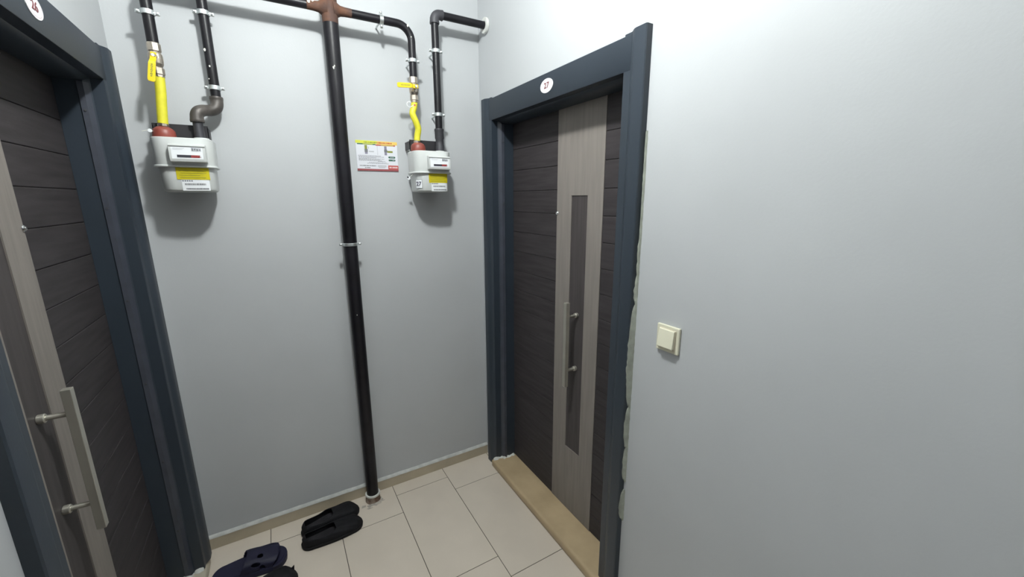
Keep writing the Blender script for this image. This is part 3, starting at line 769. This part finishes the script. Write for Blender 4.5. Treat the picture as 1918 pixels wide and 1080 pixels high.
srect(b, 0.205, 0.265, 0.15, 0.28, mi=0); srect(b, 0.20, 0.275, 0.28, 0.38, 0.0046, 1); srect(b, 0.205, 0.27, 0.38, 0.44, mi=2); srect(b, 0.30, 0.42, 0.335, 0.375, mi=3); srect(b, 0.285, 0.305, 0.20, 0.27, mi=3)
PM = [M_OLIVE, M_GINK, M_SPUR, M_LINK, M_OLIVE]
tag(obj('valve_picture', b, None, sg, mats=PM), 'small picture of a valve, left of the divider')
b = N(); srect(b, 0.675, 0.735, 0.16, 0.46, mi=2); srect(b, 0.67, 0.745, 0.27, 0.36, 0.0046, 1); srect(b, 0.745, 0.88, 0.31, 0.37, mi=4)
tag(obj('valve_picture', b, None, sg, mats=PM), 'small picture of a valve, right of the divider')
b = N(); srect(b, 0.505, 0.509, 0.15, 0.46); obj('divider_line', b, M_GINK, sg)
b = N()
random.seed(3)
for (a, c, t) in ((0.04, 0.58, 0.49), (0.05, 0.66, 0.525), (0.05, 0.46, 0.555), (0.05, 0.66, 0.59), (0.05, 0.55, 0.62), (0.05, 0.60, 0.65), (0.5, 0.68, 0.668), (0.28, 0.72, 0.71), (0.24, 0.76, 0.745)):
    x = a
    while x < c:
        wd = random.uniform(0.02, 0.05); srect(b, x, min(c, x+wd), t, t+0.013); x += wd+0.008
for (a, c, t, hh) in ((0.06, 0.45, 0.815, 0.03), (0.18, 0.31, 0.88, 0.03)):
    x = a
    while x < c: wd = random.uniform(0.012, 0.020); srect(b, x, x+wd, t, t+hh); x += wd+random.choice((0.003, 0.003, 0.010))
for t in (0.81, 0.845, 0.88):
    srect(b, 0.49+0.02*(t > .86), 0.70-0.03*(t > .86), t, t+0.011)
tag(obj('body_print', b, M_GINK, sg), 'lines of small grey text', kind='stuff')
b = N()
for (t, e) in ((0.495, 0.56), (0.595, 0.655)):
    n = 8; y0 = (t+e)/2; hh = (e-t)/2; pts = []
    for i in range(n+1): a = -PI/2+PI*i/n; pts.append((0.915+0.022*math.cos(a), y0+hh*math.sin(a)))
    for i in range(n+1): a = PI/2+PI*i/n; pts.append((0.785+0.022*math.cos(a), y0+hh*math.sin(a)))
    b.faces.new([b.verts.new((SX0+W_*x, -0.0044, SZ1-H_*z)) for x, z in pts])
tag(obj('green_badge', b, M_GREEN, sg), 'two dark green rounded badges')
b = N(); srect(b, 0.80, 0.90, 0.52, 0.535, 0.0047); srect(b, 0.86, 0.915, 0.618, 0.632, 0.0047); obj('badge_print', b, M_LINK, sg)
b = N(); srect(b, 0.0, 1.0, 0.935, 1.0, mi=0); srect(b, 0.745, 1.0, 0.80, 0.935, mi=1)
tag(obj('footer_band', b, None, sg, mats=[M_SMAR, M_SRED]), 'red footer band and box')
b = N()
x = 0.775
while x < 0.965:
    wd = 0.013; srect(b, x, x+wd, 0.85, 0.89, 0.0047); x += wd+(0.022 if 0.80 < x < 0.83 else 0.006)
tag(obj('footer_print', b, M_LAB, sg), 'white lettering in the red box', kind='stuff')

# ------------------------------------------------------------------ shoes
def shoe(name, pos, ang, L, Wd, H, label, cat, group, mU, mI, mS, hole, sole_h=0.014, mirror=1, heelh=1.0, toe_round=0.5, flare=0.0):
    o = empty(name, pos, label, cat, group)
    ca, sa = math.cos(ang), math.sin(ang)
    def Wp(x, y, z): y *= mirror; return Vector((pos[0]+ca*x-sa*y, pos[1]+sa*x+ca*y, pos[2]+z))
    def hwid(t):      # half width along length t 0(heel)..1(toe)
        e = math.sqrt(max(0, 1-((0.15-t)/0.15)**2.4)) if t < 0.15 else 1.0
        f = math.sqrt(max(0, 1-min(1, (t-1+toe_round)/toe_round)**2.5)) if t > 1-toe_round else 1.0
        base = 0.37+0.13*math.sin(min(1, max(0, (t-0.15)/0.6))*PI/2)
        return Wd*base*e*f
    def cent(t): return 0.006*math.sin(t*PI)*1.2+0.008*(t-0.5)
    def hgt(t):
        hh = (0.86+0.14*math.cos(t*2.2))*H if t < 0.55 else H*(0.86+0.14*math.cos(0.55*2.2))*(1-((t-0.55)/0.45)**2.2*0.52)
        e = min(1, (t+0.02)/0.10)**0.4 if t < 0.08 else 1
        f = max(0.0, min(1, (1.0-t)/0.10))**0.5 if t > 0.90 else 1
        return hh*e*f*(heelh if t < 0.3 else 1)
    nt, na = 96, 64
    b = N(); G = []
    for i in range(nt+1):
        t = 0.5-0.488*math.cos(PI*i/nt); row = []
        for k in range(na+1):
            a = PI*k/na; c = math.cos(a); s = math.sin(a)
            y = cent(t)+hwid(t)*math.copysign(abs(c)**0.75, c)*(1+0.05*math.sin(a*1.0))
            z = sole_h+hgt(t)*abs(s)**0.62
            wob = 0.0014*math.sin(t*17+a*4)*math.sin(a*5+1)
            row.append(b.verts.new(Wp(t*L-L/2, y+wob, z+wob)))
        G.append(row)
    for i in range(nt):
        for k in range(na):
            t = 0.5-0.5*math.cos(PI*(i+0.5)/nt); a = (k+0.5)/na
            if hole(t, a): continue
            b.faces.new((G[i][k], G[i+1][k], G[i+1][k+1], G[i][k+1]))
    if not hole(0.01, PI/2): b.faces.new(G[0])
    if not hole(0.99, PI/2): b.faces.new(G[-1][::-1])
    for v in [v for v in b.verts if not v.link_faces]: b.verts.remove(v)
    for _ in range(5):
        bmesh.ops.smooth_vert(b, verts=[v for v in b.verts if any(e.is_boundary for e in v.link_edges) and v.co.z > pos[2]+sole_h+0.004], factor=0.5, use_axis_x=True, use_axis_y=True, use_axis_z=True)
    up = obj('upper', b, mU, o, smooth=True)
    md = up.modifiers.new('thickness', 'SOLIDIFY'); md.thickness = 0.004; md.offset = -1
    # sole
    def loft(levels, m, nm):
        b = N(); rings = []
        for z, gx in levels:
            ring = []
            for i in range(nt+1): t = 0.5-0.5*math.cos(PI*i/nt); ring.append(Wp((t-0.5)*(L+2*gx), cent(t)+hwid(min(.998, max(.002, t)))+gx, z))
            for i in range(nt, -1, -1): t = 0.5-0.5*math.cos(PI*i/nt); ring.append(Wp((t-0.5)*(L+2*gx), cent(t)-hwid(min(.998, max(.002, t)))-gx, z))
            rings.append([b.verts.new(p) for p in ring])
        n = len(rings[0])
        for A, B in zip(rings, rings[1:]):
            for k in range(n): b.faces.new((A[k], A[(k+1) % n], B[(k+1) % n], B[k]))
        b.faces.new(rings[0][::-1]); b.faces.new(rings[-1])
        return obj(nm, b, m, o, smooth=True)
    loft([(0.0, -0.001), (0.002, 0.0015), (sole_h, 0.003), (sole_h+0.003, 0.001)], mS, 'sole')
    loft([(sole_h-0.001, -0.006), (sole_h+0.005, -0.006)], mI, 'insole')
    return o
def loafer_hole(t, a):
    c = (a-0.5)*2            # -1..1 across
    return 0.05 < t < 0.53 and abs(c) < 0.58*math.sqrt(max(0, 1-((t-0.29)/0.25)**2))+0.02
g = 'pair of black slip-on shoes'
A = math.radians(5)
shoe('slip_on_shoe', (-0.944, -0.116, 0), A+0.05, 0.272, 0.098, 0.046, 'black slip-on shoe nearest the skirting, of the pair beside the riser', 'shoe', g, M_BLK, M_BLKI, M_RUB, loafer_hole, mirror=1, toe_round=0.19)
shoe('slip_on_shoe', (-0.946, -0.205, 0), A+0.03, 0.272, 0.098, 0.046, 'black slip-on shoe further from the skirting, of the pair beside the riser', 'shoe', g, M_BLK, M_BLKI, M_RUB, loafer_hole, mirror=-1, toe_round=0.19)
def strap_hole(t, a):
    c = (a-0.5)*2
    if t < 0.40+0.05*math.cos(c*2.2) or t > 0.93-0.10*c*c: return True
    for (tt, cc, rt, rc) in ((0.69, -0.95, 0.030, 0.22), (0.69, 0.95, 0.030, 0.22), (0.78, -0.42, 0.050, 0.075), (0.66, 0.16, 0.034, 0.10), (0.60, 0.66, 0.055, 0.13), (0.62, -0.62, 0.03, 0.08)):
        if ((t-tt)/rt)**2+((c-cc)/rc)**2 < 1: return True
    return False
shoe('foam_sandal', (-1.285, -0.228, 0), math.radians(-5), 0.278, 0.118, 0.052, 'navy blue foam sandal with cut-out strap, at the bottom beside the left door', 'shoe', None, M_NAVY, M_NAVY, M_NAVY, strap_hole, sole_h=0.024, mirror=1, toe_round=0.22)
bs = shoe('slipper', (-1.240, -0.397, 0), math.radians(18), 0.262, 0.110, 0.058, 'black slipper partly cut off by the bottom edge, in front of the navy clog', 'shoe', None, M_BLK, M_BLKI, M_RUB,
     lambda t, a: 0.06 < t < 0.46 and abs((a-0.5)*2) < 0.6*math.sqrt(max(0, 1-((t-0.26)/0.21)**2))+0.04, sole_h=0.016, mirror=-1, toe_round=0.19)
b = N(); q = Vector((-1.130, -0.347, 0.030))
prism(b, [(-0.012, -0.006), (0.010, -0.014), (0.013, 0.014)], lambda a, z, t: q+Vector((a, t, z)), -0.003, 0.003); obj('pull_tab', b, M_BLK, bs)

# ------------------------------------------------------------------ ceiling lamp holder (the corridor's lamp)
L = empty('ceiling_lamp', (LAMP.x, LAMP.y, ZC), 'bare bulb holder on the corridor ceiling', 'lamp')
b = N(); tube(b, [(LAMP.x, LAMP.y, ZC), (LAMP.x, LAMP.y, ZC-0.012), (LAMP.x, LAMP.y, ZC-0.02), (LAMP.x, LAMP.y, ZC-0.045)], [0.05, 0.05, 0.025, 0.022], 24); obj('lamp_base', b, M_PLATE, L, smooth=True)
